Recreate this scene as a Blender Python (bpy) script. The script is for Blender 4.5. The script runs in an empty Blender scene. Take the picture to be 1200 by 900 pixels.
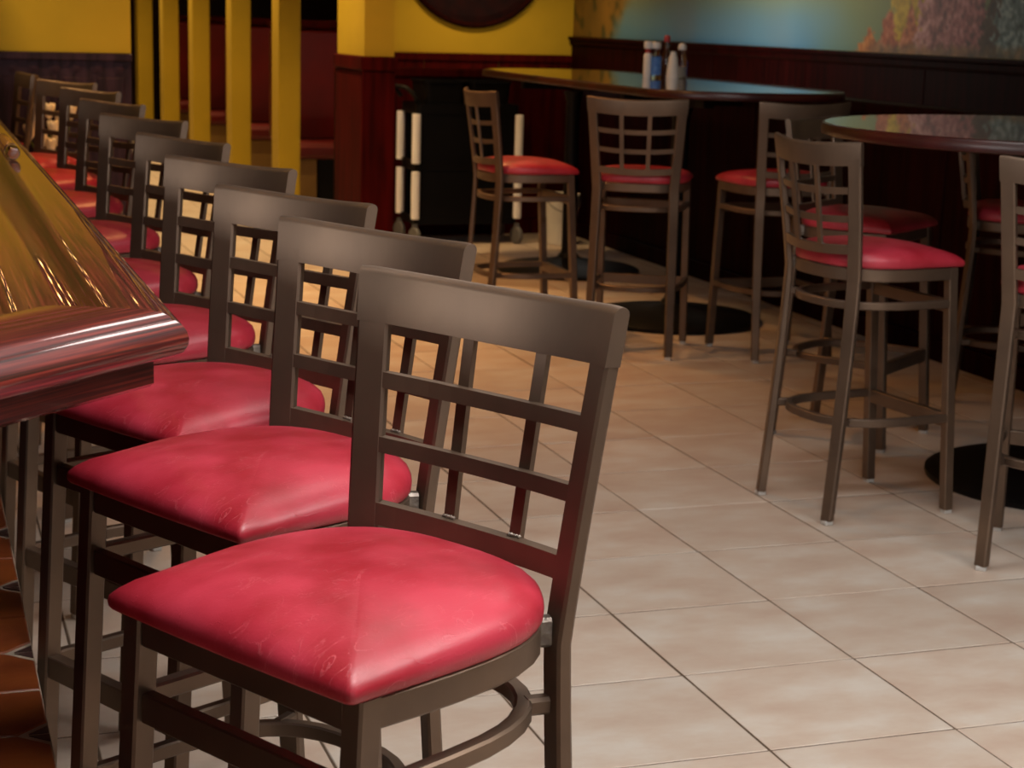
import bpy, bmesh, math, random
from mathutils import Vector, Matrix, noise
random.seed(7)
C = bpy.context.scene.collection
scene = bpy.context.scene
pi = math.pi

# ------------------------------------------------------------------ camera
F_PX, PITCH, ROLL, YAW = 2083.18, 0.203054, -0.027328, 0.330479
CAM = Vector((-1.55216, -4.99619, 1.38621))
fw = Vector((math.sin(YAW)*math.cos(PITCH), math.cos(YAW)*math.cos(PITCH), -math.sin(PITCH)))
r0 = Vector((math.cos(YAW), -math.sin(YAW), 0)); d0 = fw.cross(r0)
rt = r0*math.cos(ROLL) + d0*math.sin(ROLL); dn = -r0*math.sin(ROLL) + d0*math.cos(ROLL)
cd = bpy.data.cameras.new('camera'); cam = bpy.data.objects.new('camera', cd); C.objects.link(cam)
m3 = Matrix((rt, -dn, -fw)).transposed()
cam.matrix_world = Matrix.Translation(CAM) @ m3.to_4x4()
cd.sensor_width = 36.0; cd.lens = F_PX*36/1200; cd.clip_start = 0.05; cd.clip_end = 100
cd.dof.use_dof = True; cd.dof.focus_distance = 2.35; cd.dof.aperture_fstop = 12.0
scene.camera = cam

# ------------------------------------------------------------------ world and lights
scene.view_settings.view_transform = 'Standard'; scene.view_settings.look = 'None'
scene.view_settings.gamma = 1.0; scene.view_settings.exposure = -0.75
scene.view_settings.use_curve_mapping = False
scene.cycles.use_denoising = True
scene.cycles.sample_clamp_indirect = 6.0
w = bpy.data.worlds.new('daylight'); scene.world = w; w.use_nodes = True
w.node_tree.nodes['Background'].inputs[0].default_value = (0.85, 0.93, 1.0, 1)
w.node_tree.nodes['Background'].inputs[1].default_value = 0.6

def area(name, loc, target, sx, sy, power, col):
    l = bpy.data.lights.new(name, 'AREA'); l.shape = 'RECTANGLE'; l.size = sx; l.size_y = sy
    l.energy = power; l.color = col
    o = bpy.data.objects.new(name, l); C.objects.link(o); o.location = loc
    o.rotation_euler = (Vector(target)-Vector(loc)).to_track_quat('-Z', 'Y').to_euler()
    return o
def spot(name, loc, target, power, col, size=1.2, blend=0.5, rad=0.06):
    l = bpy.data.lights.new(name, 'SPOT'); l.energy = power; l.color = col
    l.spot_size = size; l.spot_blend = blend; l.shadow_soft_size = rad
    o = bpy.data.objects.new(name, l); C.objects.link(o); o.location = loc
    o.rotation_euler = (Vector(target)-Vector(loc)).to_track_quat('-Z', 'Y').to_euler()
    return o
def point(name, loc, power, col, rad=0.08):
    l = bpy.data.lights.new(name, 'POINT'); l.energy = power; l.color = col; l.shadow_soft_size = rad
    o = bpy.data.objects.new(name, l); C.objects.link(o); o.location = loc
    return o
# daylight through the shop window behind the photographer
area('window_daylight', (0.2, -8.3, 1.75), (0.4, -1.0, 0.5), 4.4, 1.5, 38, (1.0, 0.96, 0.93))
# ceiling panel lights over the near end of the bar and the open floor, added fill light for the mural
PANELS = [(-.6, -3.5, 104), (.95, -3.7, 76), (.15, -1.2, 24)]  # last panel is added to brighten the mid floor
for k, (px_, py_, pw_) in enumerate(PANELS): area('panel_light', (px_, py_, 2.755), (px_, py_, 0), 1.2, .6, pw_, (1.0, .965, .93))
area('side_window_daylight', (-5.6, -3.0, 1.75), (-.9, -2.2, 1.0), 2.6, 1.3, 120, (1.0, .96, .92))
area('mural_fill', (3.55, 6.2, 2.60), (4.2, 6.2, 2.10), .08, 7.6, 150, (1.0, .93, .82))
WARM = (1.0, 0.66, 0.30); ORANGE = (1.0, .47, .15); WARM2 = (1.0, 0.88, 0.74)

# ------------------------------------------------------------------ material helpers
def lin(r, g, b):
    f = lambda c: (c/255/12.92 if c/255 <= .04045 else ((c/255+.055)/1.055)**2.4)
    return (f(r), f(g), f(b), 1.0)
MATS = {}
def mat(name, rgb, rough=.5, metal=0.0, coat=0.0, spec=.5, var=0.0, scale=8.0, bump=0.0, bscale=40.0, rgb2=None, stretch=None, rnd=0.0, emis=None, coat_rough=.05, detail=4.0, contrast=(.35,.65)):
    m = bpy.data.materials.new(name); m.use_nodes = True
    nt = m.node_tree; b = nt.nodes['Principled BSDF']; N = nt.nodes.new; L = nt.links.new
    b.inputs['Base Color'].default_value = lin(*rgb); b.inputs['Roughness'].default_value = rough
    b.inputs['Metallic'].default_value = metal; b.inputs['Coat Weight'].default_value = coat
    b.inputs['Coat Roughness'].default_value = coat_rough; b.inputs['Specular IOR Level'].default_value = spec
    if emis:
        b.inputs['Emission Color'].default_value = lin(*emis[0]); b.inputs['Emission Strength'].default_value = emis[1]
    tc = N('ShaderNodeTexCoord'); src = tc.outputs['Object']
    if stretch:
        mp = N('ShaderNodeMapping'); mp.inputs['Scale'].default_value = stretch; L(src, mp.inputs[0]); src = mp.outputs[0]
    if rgb2 or var:
        nz = N('ShaderNodeTexNoise'); nz.inputs['Scale'].default_value = scale; nz.inputs['Detail'].default_value = detail
        L(src, nz.inputs['Vector'])
        cr = N('ShaderNodeValToRGB'); cr.color_ramp.elements[0].position = contrast[0]; cr.color_ramp.elements[1].position = contrast[1]
        c1 = lin(*rgb)
        c2 = lin(*rgb2) if rgb2 else tuple(min(1, c*(1+var)) for c in c1[:3])+(1,)
        if not rgb2: c1 = tuple(c*(1-var) for c in c1[:3])+(1,)
        cr.color_ramp.elements[0].color = c1; cr.color_ramp.elements[1].color = c2
        L(nz.outputs['Fac'], cr.inputs[0]); col = cr.outputs[0]
        if rnd:
            oi = N('ShaderNodeObjectInfo'); mr = N('ShaderNodeMapRange'); mr.inputs[3].default_value = 1-rnd; mr.inputs[4].default_value = 1+rnd
            L(oi.outputs['Random'], mr.inputs[0]); hs = N('ShaderNodeHueSaturation'); L(mr.outputs[0], hs.inputs['Value']); L(col, hs.inputs['Color']); col = hs.outputs[0]
        L(col, b.inputs['Base Color'])
    if bump:
        nb = N('ShaderNodeTexNoise'); nb.inputs['Scale'].default_value = bscale; nb.inputs['Detail'].default_value = 3.0
        L(src, nb.inputs['Vector']); bp = N('ShaderNodeBump'); bp.inputs['Strength'].default_value = bump; bp.inputs['Distance'].default_value = .01
        L(nb.outputs['Fac'], bp.inputs['Height']); L(bp.outputs[0], b.inputs['Normal'])
    MATS[name] = m; return m

mat('bronze_metal', (102, 86, 74), rough=.46, metal=.75, rgb2=(128, 107, 90), scale=5.0, contrast=(.3,.7), bump=.02, bscale=300)
mat('weld_steel', (112, 102, 94), rough=.45, metal=.7, rgb2=(158, 148, 138), scale=60.0, bump=.3, bscale=120)
mat('glide_plastic', (196, 194, 190), rough=.5)
mat('grout', (84, 66, 50), rough=.9, var=.2, scale=20)
mat('yellow_plaster', (186, 156, 22), rough=.75, rgb2=(172, 146, 16), scale=1.6, bump=.05, bscale=60)
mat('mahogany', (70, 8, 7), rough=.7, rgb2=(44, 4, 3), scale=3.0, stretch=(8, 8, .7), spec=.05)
mat('mahogany_shaded', (38, 3, 3), rough=.6, rgb2=(20, 1, 1), scale=3.0, stretch=(8, 8, .7), spec=.05)  # same mahogany with the shade of the right side painted into its colour
mat('brown_glass', (64, 30, 18), rough=.15, var=.1, scale=8, coat=.6)
mat('edge_wood', (62, 12, 9), rough=.4, rgb2=(36, 6, 5), scale=5, coat=.25, coat_rough=.25)
mat('dark_brown', (46, 20, 14), rough=.6, var=.3, scale=3)
mat('ceiling_paint', (112, 88, 60), rough=.9, var=.05, scale=2)
mat('plaster_front', (200, 190, 172), rough=.9, var=.05, scale=2)
mat('tin_purple', (58, 38, 52), rough=.55, metal=.0, spec=.2, rgb2=(34, 20, 30), scale=5, stretch=(6, 1, .6), bump=.3, bscale=14)
mat('table_wood', (74, 16, 10), rough=.18, rgb2=(40, 7, 5), scale=4, stretch=(1, 7, 1), coat=1.0, coat_rough=.015)
mat('black_iron', (9, 8, 9), rough=.5, var=.3, scale=10, spec=.2)
mat('black_plastic', (7, 6, 7), rough=.5, var=.2, scale=6, spec=.15)
mat('white_tube', (240, 240, 244), rough=.3, var=.03, scale=6)
mat('grey_rubber', (92, 92, 94), rough=.5, var=.1, scale=10)
mat('bucket_white', (226, 222, 214), rough=.45, var=.03, scale=4)
mat('terracotta', (148, 76, 32), rough=.38, rgb2=(116, 52, 24), scale=7, coat=.25, coat_rough=.2, rnd=.12, bump=.12, bscale=18)
mat('terracotta_insert', (74, 50, 46), rough=.4, var=.15, scale=9)
mat('ledge_grout', (172, 156, 138), rough=.85, var=.12, scale=30)
mat('booth_vinyl', (96, 12, 12), rough=.4, rgb2=(74, 8, 8), scale=3)
mat('booth_panel', (112, 84, 36), rough=.5, var=.15, scale=4)
mat('mirror_dark', (38, 8, 7), rough=.35, rgb2=(20, 4, 4), scale=9, spec=.3)
mat('white_cap', (232, 230, 226), rough=.4, var=.03, scale=20)
mat('salt_white', (238, 234, 226), rough=.5, var=.03, scale=20)
mat('label_blue', (52, 104, 190), rough=.5, rgb2=(86, 140, 210), scale=40)
mat('label_yellow', (214, 168, 40), rough=.5, var=.1, scale=30)
mat('label_navy', (38, 56, 128), rough=.5, var=.1, scale=30)
mat('ketchup_red', (170, 22, 16), rough=.35, var=.08, scale=20)
mat('petal_cream', (242, 228, 200), rough=.6, rgb2=(234, 208, 160), scale=12)
mat('leaf_green', (96, 104, 30), rough=.6, var=.2, scale=12)
mat('bouquet_wrap', (66, 58, 84), rough=.6, var=.25, scale=8)
mat('amber_glass', (166, 84, 40), rough=.25, rgb2=(186, 104, 58), scale=14, coat=.6)
mat('lamp_metal', (60, 52, 44), rough=.4, metal=.8, var=.1, scale=6)
mat('bulb_glow', (255, 214, 150), rough=.4, emis=((255, 190, 110), 60.0))
mat('panel_glow', (250, 246, 238), rough=.6, emis=((255, 246, 232), 2.5))
mat('pane_frame', (70, 60, 50), rough=.6, var=.1, scale=4)

def glass_mat(name, rgb, rough=.02):
    m = mat(name, rgb, rough=rough); b = m.node_tree.nodes['Principled BSDF']
    b.inputs['Transmission Weight'].default_value = 1.0; b.inputs['IOR'].default_value = 1.45
glass_mat('clear_glass', (236, 236, 236))
glass_mat('window_glass', (250, 250, 250))

# red vinyl with fine stretch creases
def vinyl():
    m = mat('red_vinyl', (152, 26, 40), rough=.42, rgb2=(184, 52, 70), scale=9, coat=.1, coat_rough=.4, spec=.5)
    nt = m.node_tree; N = nt.nodes.new; L = nt.links.new; b = nt.nodes['Principled BSDF']
    tc = N('ShaderNodeTexCoord'); mp = N('ShaderNodeMapping'); mp.inputs['Scale'].default_value = (1.0, 3.2, 1.0); mp.inputs['Rotation'].default_value = (0, 0, .5)
    nz = N('ShaderNodeTexNoise'); nz.inputs['Scale'].default_value = 13; nz.inputs['Detail'].default_value = 6; nz.inputs['Distortion'].default_value = 1.2
    wv = N('ShaderNodeTexNoise'); wv.inputs['Scale'].default_value = 240; wv.inputs['Detail'].default_value = 1
    L(tc.outputs['Object'], mp.inputs[0]); L(mp.outputs[0], nz.inputs['Vector']); L(tc.outputs['Object'], wv.inputs['Vector'])
    sub = N('ShaderNodeMath'); sub.operation = 'SUBTRACT'; sub.inputs[1].default_value = .5; L(nz.outputs['Fac'], sub.inputs[0])
    ab = N('ShaderNodeMath'); ab.operation = 'ABSOLUTE'; L(sub.outputs[0], ab.inputs[0])
    ss = N('ShaderNodeMapRange'); ss.inputs[1].default_value = 0; ss.inputs[2].default_value = .012; ss.inputs[3].default_value = 1; ss.inputs[4].default_value = 0
    L(ab.outputs[0], ss.inputs[0])
    mx = N('ShaderNodeMath'); mx.operation = 'MULTIPLY_ADD'; mx.inputs[1].default_value = .25; L(wv.outputs['Fac'], mx.inputs[0]); L(ss.outputs[0], mx.inputs[2])
    bp = N('ShaderNodeBump'); bp.inputs['Strength'].default_value = .16; bp.inputs['Distance'].default_value = .004; L(mx.outputs[0], bp.inputs['Height'])
    # pale stretch creases in the vinyl itself, broken up into short strands
    br = N('ShaderNodeTexNoise'); br.inputs['Scale'].default_value = 14; L(tc.outputs['Object'], br.inputs['Vector'])
    bm_ = N('ShaderNodeMapRange'); bm_.inputs[1].default_value = .46; bm_.inputs[2].default_value = .62; bm_.inputs[4].default_value = .34; L(br.outputs['Fac'], bm_.inputs[0])
    pm = N('ShaderNodeMath'); pm.operation = 'MULTIPLY'; L(ss.outputs[0], pm.inputs[0]); L(bm_.outputs[0], pm.inputs[1])
    old = b.inputs['Base Color'].links[0].from_socket; mc = N('ShaderNodeMix'); mc.data_type = 'RGBA'; mc.inputs[7].default_value = lin(222, 116, 124)
    L(pm.outputs[0], mc.inputs[0]); L(old, mc.inputs[6]); L(mc.outputs[2], b.inputs['Base Color'])
    L(bp.outputs[0], b.inputs['Normal'])
vinyl()

# beige floor tile, different cloudiness per tile
def tile_mat():
    m = mat('floor_tile', (186, 166, 146), rough=.34)
    nt = m.node_tree; N = nt.nodes.new; L = nt.links.new; b = nt.nodes['Principled BSDF']
    tc = N('ShaderNodeTexCoord'); oi = N('ShaderNodeObjectInfo'); ge = N('ShaderNodeNewGeometry')
    mp = N('ShaderNodeMapping'); mp.inputs['Scale'].default_value = (1.6, 2.8, 1.0); mp.inputs['Rotation'].default_value = (0, 0, .15)
    ad = N('ShaderNodeVectorMath'); ad.operation = 'ADD'; sc = N('ShaderNodeVectorMath'); sc.operation = 'SCALE'; sc.inputs['Scale'].default_value = 1.0
    cmb = N('ShaderNodeCombineXYZ'); mu = N('ShaderNodeMath'); mu.operation = 'MULTIPLY'; mu.inputs[1].default_value = 40
    L(oi.outputs['Random'], mu.inputs[0]); L(mu.outputs[0], cmb.inputs[2]); L(ge.outputs['Position'], ad.inputs[0]); L(cmb.outputs[0], ad.inputs[1]); L(ad.outputs[0], mp.inputs[0])
    nz = N('ShaderNodeTexNoise'); nz.inputs['Scale'].default_value = 2.6; nz.inputs['Detail'].default_value = 7; nz.inputs['Roughness'].default_value = .62; L(mp.outputs[0], nz.inputs['Vector'])
    cr = N('ShaderNodeValToRGB'); e = cr.color_ramp.elements; e[0].position = .3; e[0].color = lin(188, 164, 148); e[1].position = .72; e[1].color = lin(208, 200, 190)
    k = e.new(.5); k.color = lin(198, 181, 166)
    L(nz.outputs['Fac'], cr.inputs[0]); hs = N('ShaderNodeHueSaturation'); mr = N('ShaderNodeMapRange'); mr.inputs[3].default_value = .93; mr.inputs[4].default_value = 1.05
    L(oi.outputs['Random'], mr.inputs[0]); L(mr.outputs[0], hs.inputs['Value']); L(cr.outputs[0], hs.inputs['Color']); L(hs.outputs[0], b.inputs['Base Color'])
    rr = N('ShaderNodeMapRange'); rr.inputs[3].default_value = .30; rr.inputs[4].default_value = .48; L(nz.outputs['Fac'], rr.inputs[0]); L(rr.outputs[0], b.inputs['Roughness'])
tile_mat()

# varnished bar wood: grain follows the UV (u along the rail)
def bar_wood():
    m = mat('bar_wood', (92, 26, 18), rough=.45)
    nt = m.node_tree; N = nt.nodes.new; L = nt.links.new; b = nt.nodes['Principled BSDF']
    b.inputs['Coat Weight'].default_value = 1.0; b.inputs['Coat Roughness'].default_value = .03; b.inputs['Coat IOR'].default_value = 1.55
    uv = N('ShaderNodeUVMap'); mp = N('ShaderNodeMapping'); mp.inputs['Scale'].default_value = (2.0, 170.0, 1.0)
    nz = N('ShaderNodeTexNoise'); nz.inputs['Scale'].default_value = 1.6; nz.inputs['Detail'].default_value = 8; nz.inputs['Distortion'].default_value = .6
    L(uv.outputs[0], mp.inputs[0]); L(mp.outputs[0], nz.inputs['Vector'])
    cr = N('ShaderNodeValToRGB'); e = cr.color_ramp.elements; e[0].position = .36; e[0].color = lin(40, 6, 5); e[1].position = .64; e[1].color = lin(124, 42, 32)
    k = e.new(.5); k.color = lin(80, 16, 13)
    L(nz.outputs['Fac'], cr.inputs[0]); L(cr.outputs[0], b.inputs['Base Color'])
bar_wood()
# ------------------------------------------------------------------ mesh helpers
def obj(name, bm, m, parent=None, smooth=False):
    me = bpy.data.meshes.new(name); bmesh.ops.recalc_face_normals(bm, faces=bm.faces[:]) if bm.faces else None
    bm.to_mesh(me); bm.free()
    if smooth:
        for p in me.polygons: p.use_smooth = True
    me.materials.append(MATS[m]); o = bpy.data.objects.new(name, me); C.objects.link(o); o.parent = parent
    return o
def autosmooth(o, ang=40):
    me = o.data
    for p in me.polygons: p.use_smooth = True
    me.set_sharp_from_angle(angle=math.radians(ang))
    return o
def thing(name, label, cat, loc=(0, 0, 0), rotz=0, group=None):
    o = bpy.data.objects.new(name, None); o.empty_display_size = .1; C.objects.link(o)
    o.location = loc; o.rotation_euler = (0, 0, rotz); o['label'] = label; o['category'] = cat
    if group: o['group'] = group
    return o
def tag(o, label, cat, group=None):
    o['label'] = label; o['category'] = cat
    if group: o['group'] = group
    return o
def struct(o, label=None):
    o['kind'] = 'structure'
    if label: o['label'] = label
    return o
def box(x0, x1, y0, y1, z0, z1, bev=0.0, bm=None):
    bm = bm or bmesh.new()
    g = bmesh.ops.create_cube(bm, size=1.0)
    M = Matrix.Translation(((x0+x1)/2, (y0+y1)/2, (z0+z1)/2)) @ Matrix.Diagonal((abs(x1-x0), abs(y1-y0), abs(z1-z0), 1))
    bmesh.ops.transform(bm, matrix=M, verts=g['verts'])
    if bev:
        es = list({e for v in g['verts'] for e in v.link_edges})
        bmesh.ops.bevel(bm, geom=es, offset=bev, segments=1, affect='EDGES', profile=.5)
    return bm
def loft(rings, closed=True, cap=True, bm=None):
    """rings: list of lists of points (same count)"""
    bm = bm or bmesh.new(); V = [[bm.verts.new(p) for p in r] for r in rings]; n = len(rings[0])
    for a, b in zip(V[:-1], V[1:]):
        for i in range(n if closed else n-1):
            j = (i+1) % n
            bm.faces.new((a[i], a[j], b[j], b[i]))
    if cap:
        bm.faces.new(list(reversed(V[0]))); bm.faces.new(V[-1])
    return bm
def sweep(path, prof, cap=True, bm=None, closed=False):
    """path: list of (x,y,z) in a roughly horizontal plane; prof: list of (n,z), n to the left of travel; mitred."""
    n = len(path); rings = []
    for i in range(n):
        p = Vector(path[i])
        a = Vector(path[i-1]) if (i > 0 or closed) else p; b = Vector(path[(i+1) % n]) if (i < n-1 or closed) else p
        d1 = (p-a); d2 = (b-p); d1.z = d2.z = 0
        if d1.length < 1e-9: d1 = d2
        if d2.length < 1e-9: d2 = d1
        d1.normalize(); d2.normalize(); t = (d1+d2).normalized(); nn = Vector((-t.y, t.x, 0)); k = 1/max(.2, t.dot(d1))
        rings.append([p+nn*(q[0]*k)+Vector((0, 0, q[1])) for q in prof])
    bm = bm or bmesh.new()
    V = [[bm.verts.new(q) for q in r] for r in rings]; m = len(prof)
    pairs = list(zip(V[:-1], V[1:])) + ([(V[-1], V[0])] if closed else [])
    for a, b in pairs:
        for i in range(m):
            j = (i+1) % m; bm.faces.new((a[i], a[j], b[j], b[i]))
    if cap and not closed:
        bm.faces.new(list(reversed(V[0]))); bm.faces.new(V[-1])
    return bm
def lathe(prof, seg=32, loc=(0, 0, 0), bm=None):
    """prof: (r,z) bottom to top; r=0 ends closed"""
    bm = bm or bmesh.new(); L0 = Vector(loc); rings = []
    for r, z in prof:
        if r < 1e-6: rings.append([bm.verts.new(L0+Vector((0, 0, z)))])
        else: rings.append([bm.verts.new(L0+Vector((r*math.cos(2*pi*i/seg), r*math.sin(2*pi*i/seg), z))) for i in range(seg)])
    for a, b in zip(rings[:-1], rings[1:]):
        for i in range(seg):
            j = (i+1) % seg
            if len(a) == 1 and len(b) == 1: continue
            if len(a) == 1: bm.faces.new((a[0], b[j], b[i]))
            elif len(b) == 1: bm.faces.new((a[i], a[j], b[0]))
            else: bm.faces.new((a[i], a[j], b[j], b[i]))
    if len(rings[0]) > 1: bm.faces.new(list(reversed(rings[0])))
    if len(rings[-1]) > 1: bm.faces.new(rings[-1])
    return bm
def tube(pts, r, seg=10, bm=None):
    rings = []
    for i, p in enumerate(pts):
        p = Vector(p); a = Vector(pts[max(0, i-1)]); b = Vector(pts[min(len(pts)-1, i+1)]); t = (b-a).normalized()
        u = t.cross(Vector((0, 0, 1)));
        if u.length < 1e-3: u = Vector((1, 0, 0))
        u.normalize(); v = t.cross(u); rr = r[i] if isinstance(r, (list, tuple)) else r
        rings.append([p+u*(rr*math.cos(2*pi*k/seg))+v*(rr*math.sin(2*pi*k/seg)) for k in range(seg)])
    return loft(rings, bm=bm)
def prism(poly, z0, z1, bm=None, bev=0):
    bm = bm or bmesh.new()
    b = [bm.verts.new((x, y, z0)) for x, y in poly]; t = [bm.verts.new((x, y, z1)) for x, y in poly]; n = len(poly)
    bm.faces.new(list(reversed(b))); tf = bm.faces.new(t)
    for i in range(n): bm.faces.new((b[i], b[(i+1) % n], t[(i+1) % n], t[i]))
    if bev: bmesh.ops.bevel(bm, geom=list(tf.edges), offset=bev, segments=1, affect='EDGES')
    return bm
def rrect(x0, x1, y0, y1, r, n=8):
    P = []
    for cx, cy, a0 in ((x1-r, y1-r, 0), (x0+r, y1-r, 90), (x0+r, y0+r, 180), (x1-r, y0+r, 270)):
        for i in range(n+1):
            a = math.radians(a0+90*i/n); P.append((cx+r*math.cos(a), cy+r*math.sin(a)))
    return P
def copy_tree(o, parent=None):
    c = o.copy(); C.objects.link(c); c.parent = parent
    for ch in list(o.children): copy_tree(ch, c)
    return c

# ================================================================== THE SETTING
S = 0.417      # tile pitch
YB = 10.37     # back wall
XR = 4.20      # mural wall
XP, YP, ZP = 2.58, 6.02, 1.056   # low dark partition in front of the far walls
YL = 3.92      # yellow wall at the far end of the bar
ZC = 2.80
# floor: grout bed + tiles
fl = struct(obj('floor', box(-6, 6, -10, 16, -.06, -.0015), 'grout'), 'beige tiled floor with thin dark grout')
g = .0022
bm = box(g, S-g, g, S-g, -.02, 0, 0.0)
top = [f for f in bm.faces if f.normal.z > .5]
bmesh.ops.bevel(bm, geom=list(top[0].edges), offset=.002, segments=1, affect='EDGES')
bmesh.ops.translate(bm, verts=bm.verts, vec=(-S/2, -S/2, 0))
tile0 = None
def floor_tile(i, j):
    global tile0
    if tile0 is None:
        tile0 = obj('floor_tile', bm, 'floor_tile', fl); o = tile0
    else:
        o = tile0.copy(); C.objects.link(o)
    o.location = ((i+.5)*S+random.uniform(-.0008, .0008), (j+.5)*S+random.uniform(-.0008, .0008), random.uniform(-.0006, .0003))
    o.parent = fl
done = set()
for j in range(-9, 15):
    for i in range(-4, 7):
        x = (i+.5)*S; y = (j+.5)*S
        vx = math.atan2(x-CAM.x, y-CAM.y)
        if y > CAM.y and -.04 < vx < .72 and x < XP+.25 and y < YP+.3 and len(done) < 295:
            floor_tile(i, j); done.add((i, j))
bs = bmesh.new()
for j in range(-18, 38):
    for i in range(-12, 13):
        if (i, j) in done: continue
        box(i*S+g, (i+1)*S-g, j*S+g, (j+1)*S-g, -.02, -.0002, bm=bs)
fs = obj('floor_tile_field', bs, 'floor_tile', fl); fs['kind'] = 'stuff'

ce = struct(obj('ceiling', box(-6, 6, -9, 16, ZC, ZC+.1), 'ceiling_paint'), 'painted ceiling')

# ---- right wall with dark wainscot and painted mural
wr = struct(obj('wall_right', box(XR+.02, XR+.2, -9, YB+.2, 0, ZC), 'yellow_plaster'), 'wall with a painted lake and forest mural above dark red wainscot')
ys = [YB]
while ys[-1] > -9: ys.append(ys[-1]-1.5)
for a, b in zip(ys[1:], ys[:-1]):
    obj('wainscot_panel', box(XR, XR+.02, max(a, -9)+.004, b-.004, .10, 1.155, .003), 'mahogany_shaded', wr)
obj('baseboard', box(XR-.012, XR+.02, -9, YB, 0, .098, .004), 'mahogany_shaded', wr)
obj('cap_rail', sweep([(XR, -9, 0), (XR, YB, 0)], [(-.02, 1.155), (-.02, 1.235), (.03, 1.235), (.036, 1.225), (.036, 1.211), (.018, 1.201), (.018, 1.17), (.008, 1.155)]), 'mahogany_shaded', wr)

# ---- mural: paint on a fine grid
def smooth(a, b, x):
    t = max(0, min(1, (x-a)/(b-a))); return t*t*(3-2*t)
def mixc(a, b, t): return tuple(a[i]*(1-t)+b[i]*t for i in range(3))
def nz3(x, y, s, o=0): return noise.noise(Vector((x*s+o, y*s-o, o*1.7)))
def mural_col(y, z):
    # sky / lake haze
    n1 = nz3(y*.6, z*1.4, 2.0, 3)
    base = mixc((86, 122, 138), (112, 116, 84), smooth(1.36, 1.62, z+.06*n1))
    base = mixc(base, (70, 118, 148), smooth(.12, -.2, (z-1.34)/.3+.35*n1)*.6 if z < 1.46 else 0)
    base = mixc(base, (150, 176, 190), smooth(1.75, 2.2, z+.08*n1))
    base = mixc(base, (124, 104, 92), max(0, nz3(y, z, 2.4, 11))*.35)
    # greener towards the forest shore
    t = smooth(2.9, 2.15, y+.12*nz3(y, z, 4, 5)); base = mixc(base, (118, 124, 62), t*.7)
    # brown hill by the corner
    h = 1.60-(5.75-y)*.42 + .05*nz3(y, z, 7, 2)
    hb = smooth(5.05, 5.35, y + (1.40-z)*-.9 + .10*nz3(y, z, 9, 8))
    c = mixc((134, 98, 34), (92, 72, 26), .5+.5*nz3(y, z, 6, 1)); c = mixc(c, (60, 56, 20), smooth(.1, .5, nz3(y, z, 12, 4)))
    base = mixc(base, c, hb)
    def tree(base, yc, half, ztop, cols, seed, dens=.0):
        u = (y-yc)/half; hgt = (ztop-z)/max(.05, ztop-1.24)
        if hgt < -.25 or abs(u) > 1.5: return base
        rag = .35*nz3(y, z, 26, seed)+.25*nz3(y, z, 60, seed+3)
        edge = min(1, .18+hgt*1.15)-abs(u)+rag
        if edge <= 0: return base
        a = min(1, edge*7)
        k = .5+.62*nz3(y, z, 34, seed+7)+.45*nz3(y, z, 80, seed+9)+.25*u
        k = max(0, min(1, k)); cc = mixc(cols[0], cols[1], min(1, k*2)) if k < .5 else mixc(cols[1], cols[2], (k-.5)*2)
        return mixc(base, cc, a)
    if y < 2.6:
        base = tree(base, 1.86, .20, 1.78, ((128, 112, 20), (182, 146, 22), (206, 170, 46)), 21)
        base = tree(base, 2.20, .13, 1.37, ((120, 62, 30), (178, 98, 34), (196, 128, 60)), 31)
        base = tree(base, 2.04, .11, 1.44, ((110, 52, 30), (166, 84, 44), (190, 120, 84)), 35)
        base = tree(base, 1.85, .11, 1.47, ((112, 60, 30), (176, 96, 50), (202, 132, 88)), 37)
        base = tree(base, 1.62, .20, 1.92, ((92, 62, 56), (158, 98, 92), (206, 156, 144)), 41)
        base = tree(base, 1.40, .18, 1.70, ((84, 66, 58), (160, 96, 92), (200, 144, 136)), 47)
        base = tree(base, 1.23, .10, 1.60, ((48, 42, 34), (76, 60, 44), (96, 78, 58)), 53)
        base = tree(base, 1.02, .20, 2.05, ((46, 60, 58), (92, 112, 106), (164, 178, 170)), 59)
        base = tree(base, .62, .22, 1.85, ((90, 60, 40), (150, 96, 62), (188, 140, 110)), 61)
        base = tree(base, .2, .26, 1.95, ((40, 58, 44), (80, 100, 84), (140, 158, 140)), 67)
        base = tree(base, -.4, .4, 1.8, ((110, 80, 24), (160, 124, 40), (190, 160, 80)), 71)
        gz = smooth(1.34, 1.29, z+.03*nz3(y, z, 18, 77)); base = mixc(base, mixc((70, 70, 52), (172, 120, 60), .5+.5*nz3(y, z, 24, 78)), gz*.75*smooth(2.3, 2.1, y))
    return base
mb = bmesh.new(); NY, NZ = 700, 90; Y0, Y1, Z0, Z1 = .6, YB-.001, 1.237, 2.7
YS2 = [Y0+(5.8-Y0)*i/560 for i in range(561)]+[5.8+(Y1-5.8)*i/140 for i in range(1, 141)]
grid = [[mb.verts.new((XR+.012, YS2[i], Z0+(Z1-Z0)*(j/NZ)**1.5)) for j in range(NZ+1)] for i in range(NY+1)]
for i in range(NY):
    for j in range(NZ): mb.faces.new((grid[i][j], grid[i][j+1], grid[i+1][j+1], grid[i+1][j]))
mo = obj('mural_painting', mb, 'yellow_plaster', wr)
ca = mo.data.color_attributes.new('paint', 'FLOAT_COLOR', 'POINT')
for k, v in enumerate(mo.data.vertices): ca.data[k].color = lin(*mural_col((v.co.y+5)/1.399-5, 1.386+(v.co.z-1.386)/1.399))
mm = mat('mural_paint', (120, 120, 100), rough=.6, bump=.06, bscale=80); at = mm.node_tree.nodes.new('ShaderNodeAttribute'); at.attribute_name = 'paint'
mm.node_tree.links.new(at.outputs['Color'], mm.node_tree.nodes['Principled BSDF'].inputs['Base Color'])
mo.data.materials[0] = mm; mo['label'] = 'painted mural of a lake, autumn trees and evergreens'
obj('mural_side_wall', box(XR+.012, XR+.02, -9, Y0, 1.237, ZC), 'yellow_plaster', wr)

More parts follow.
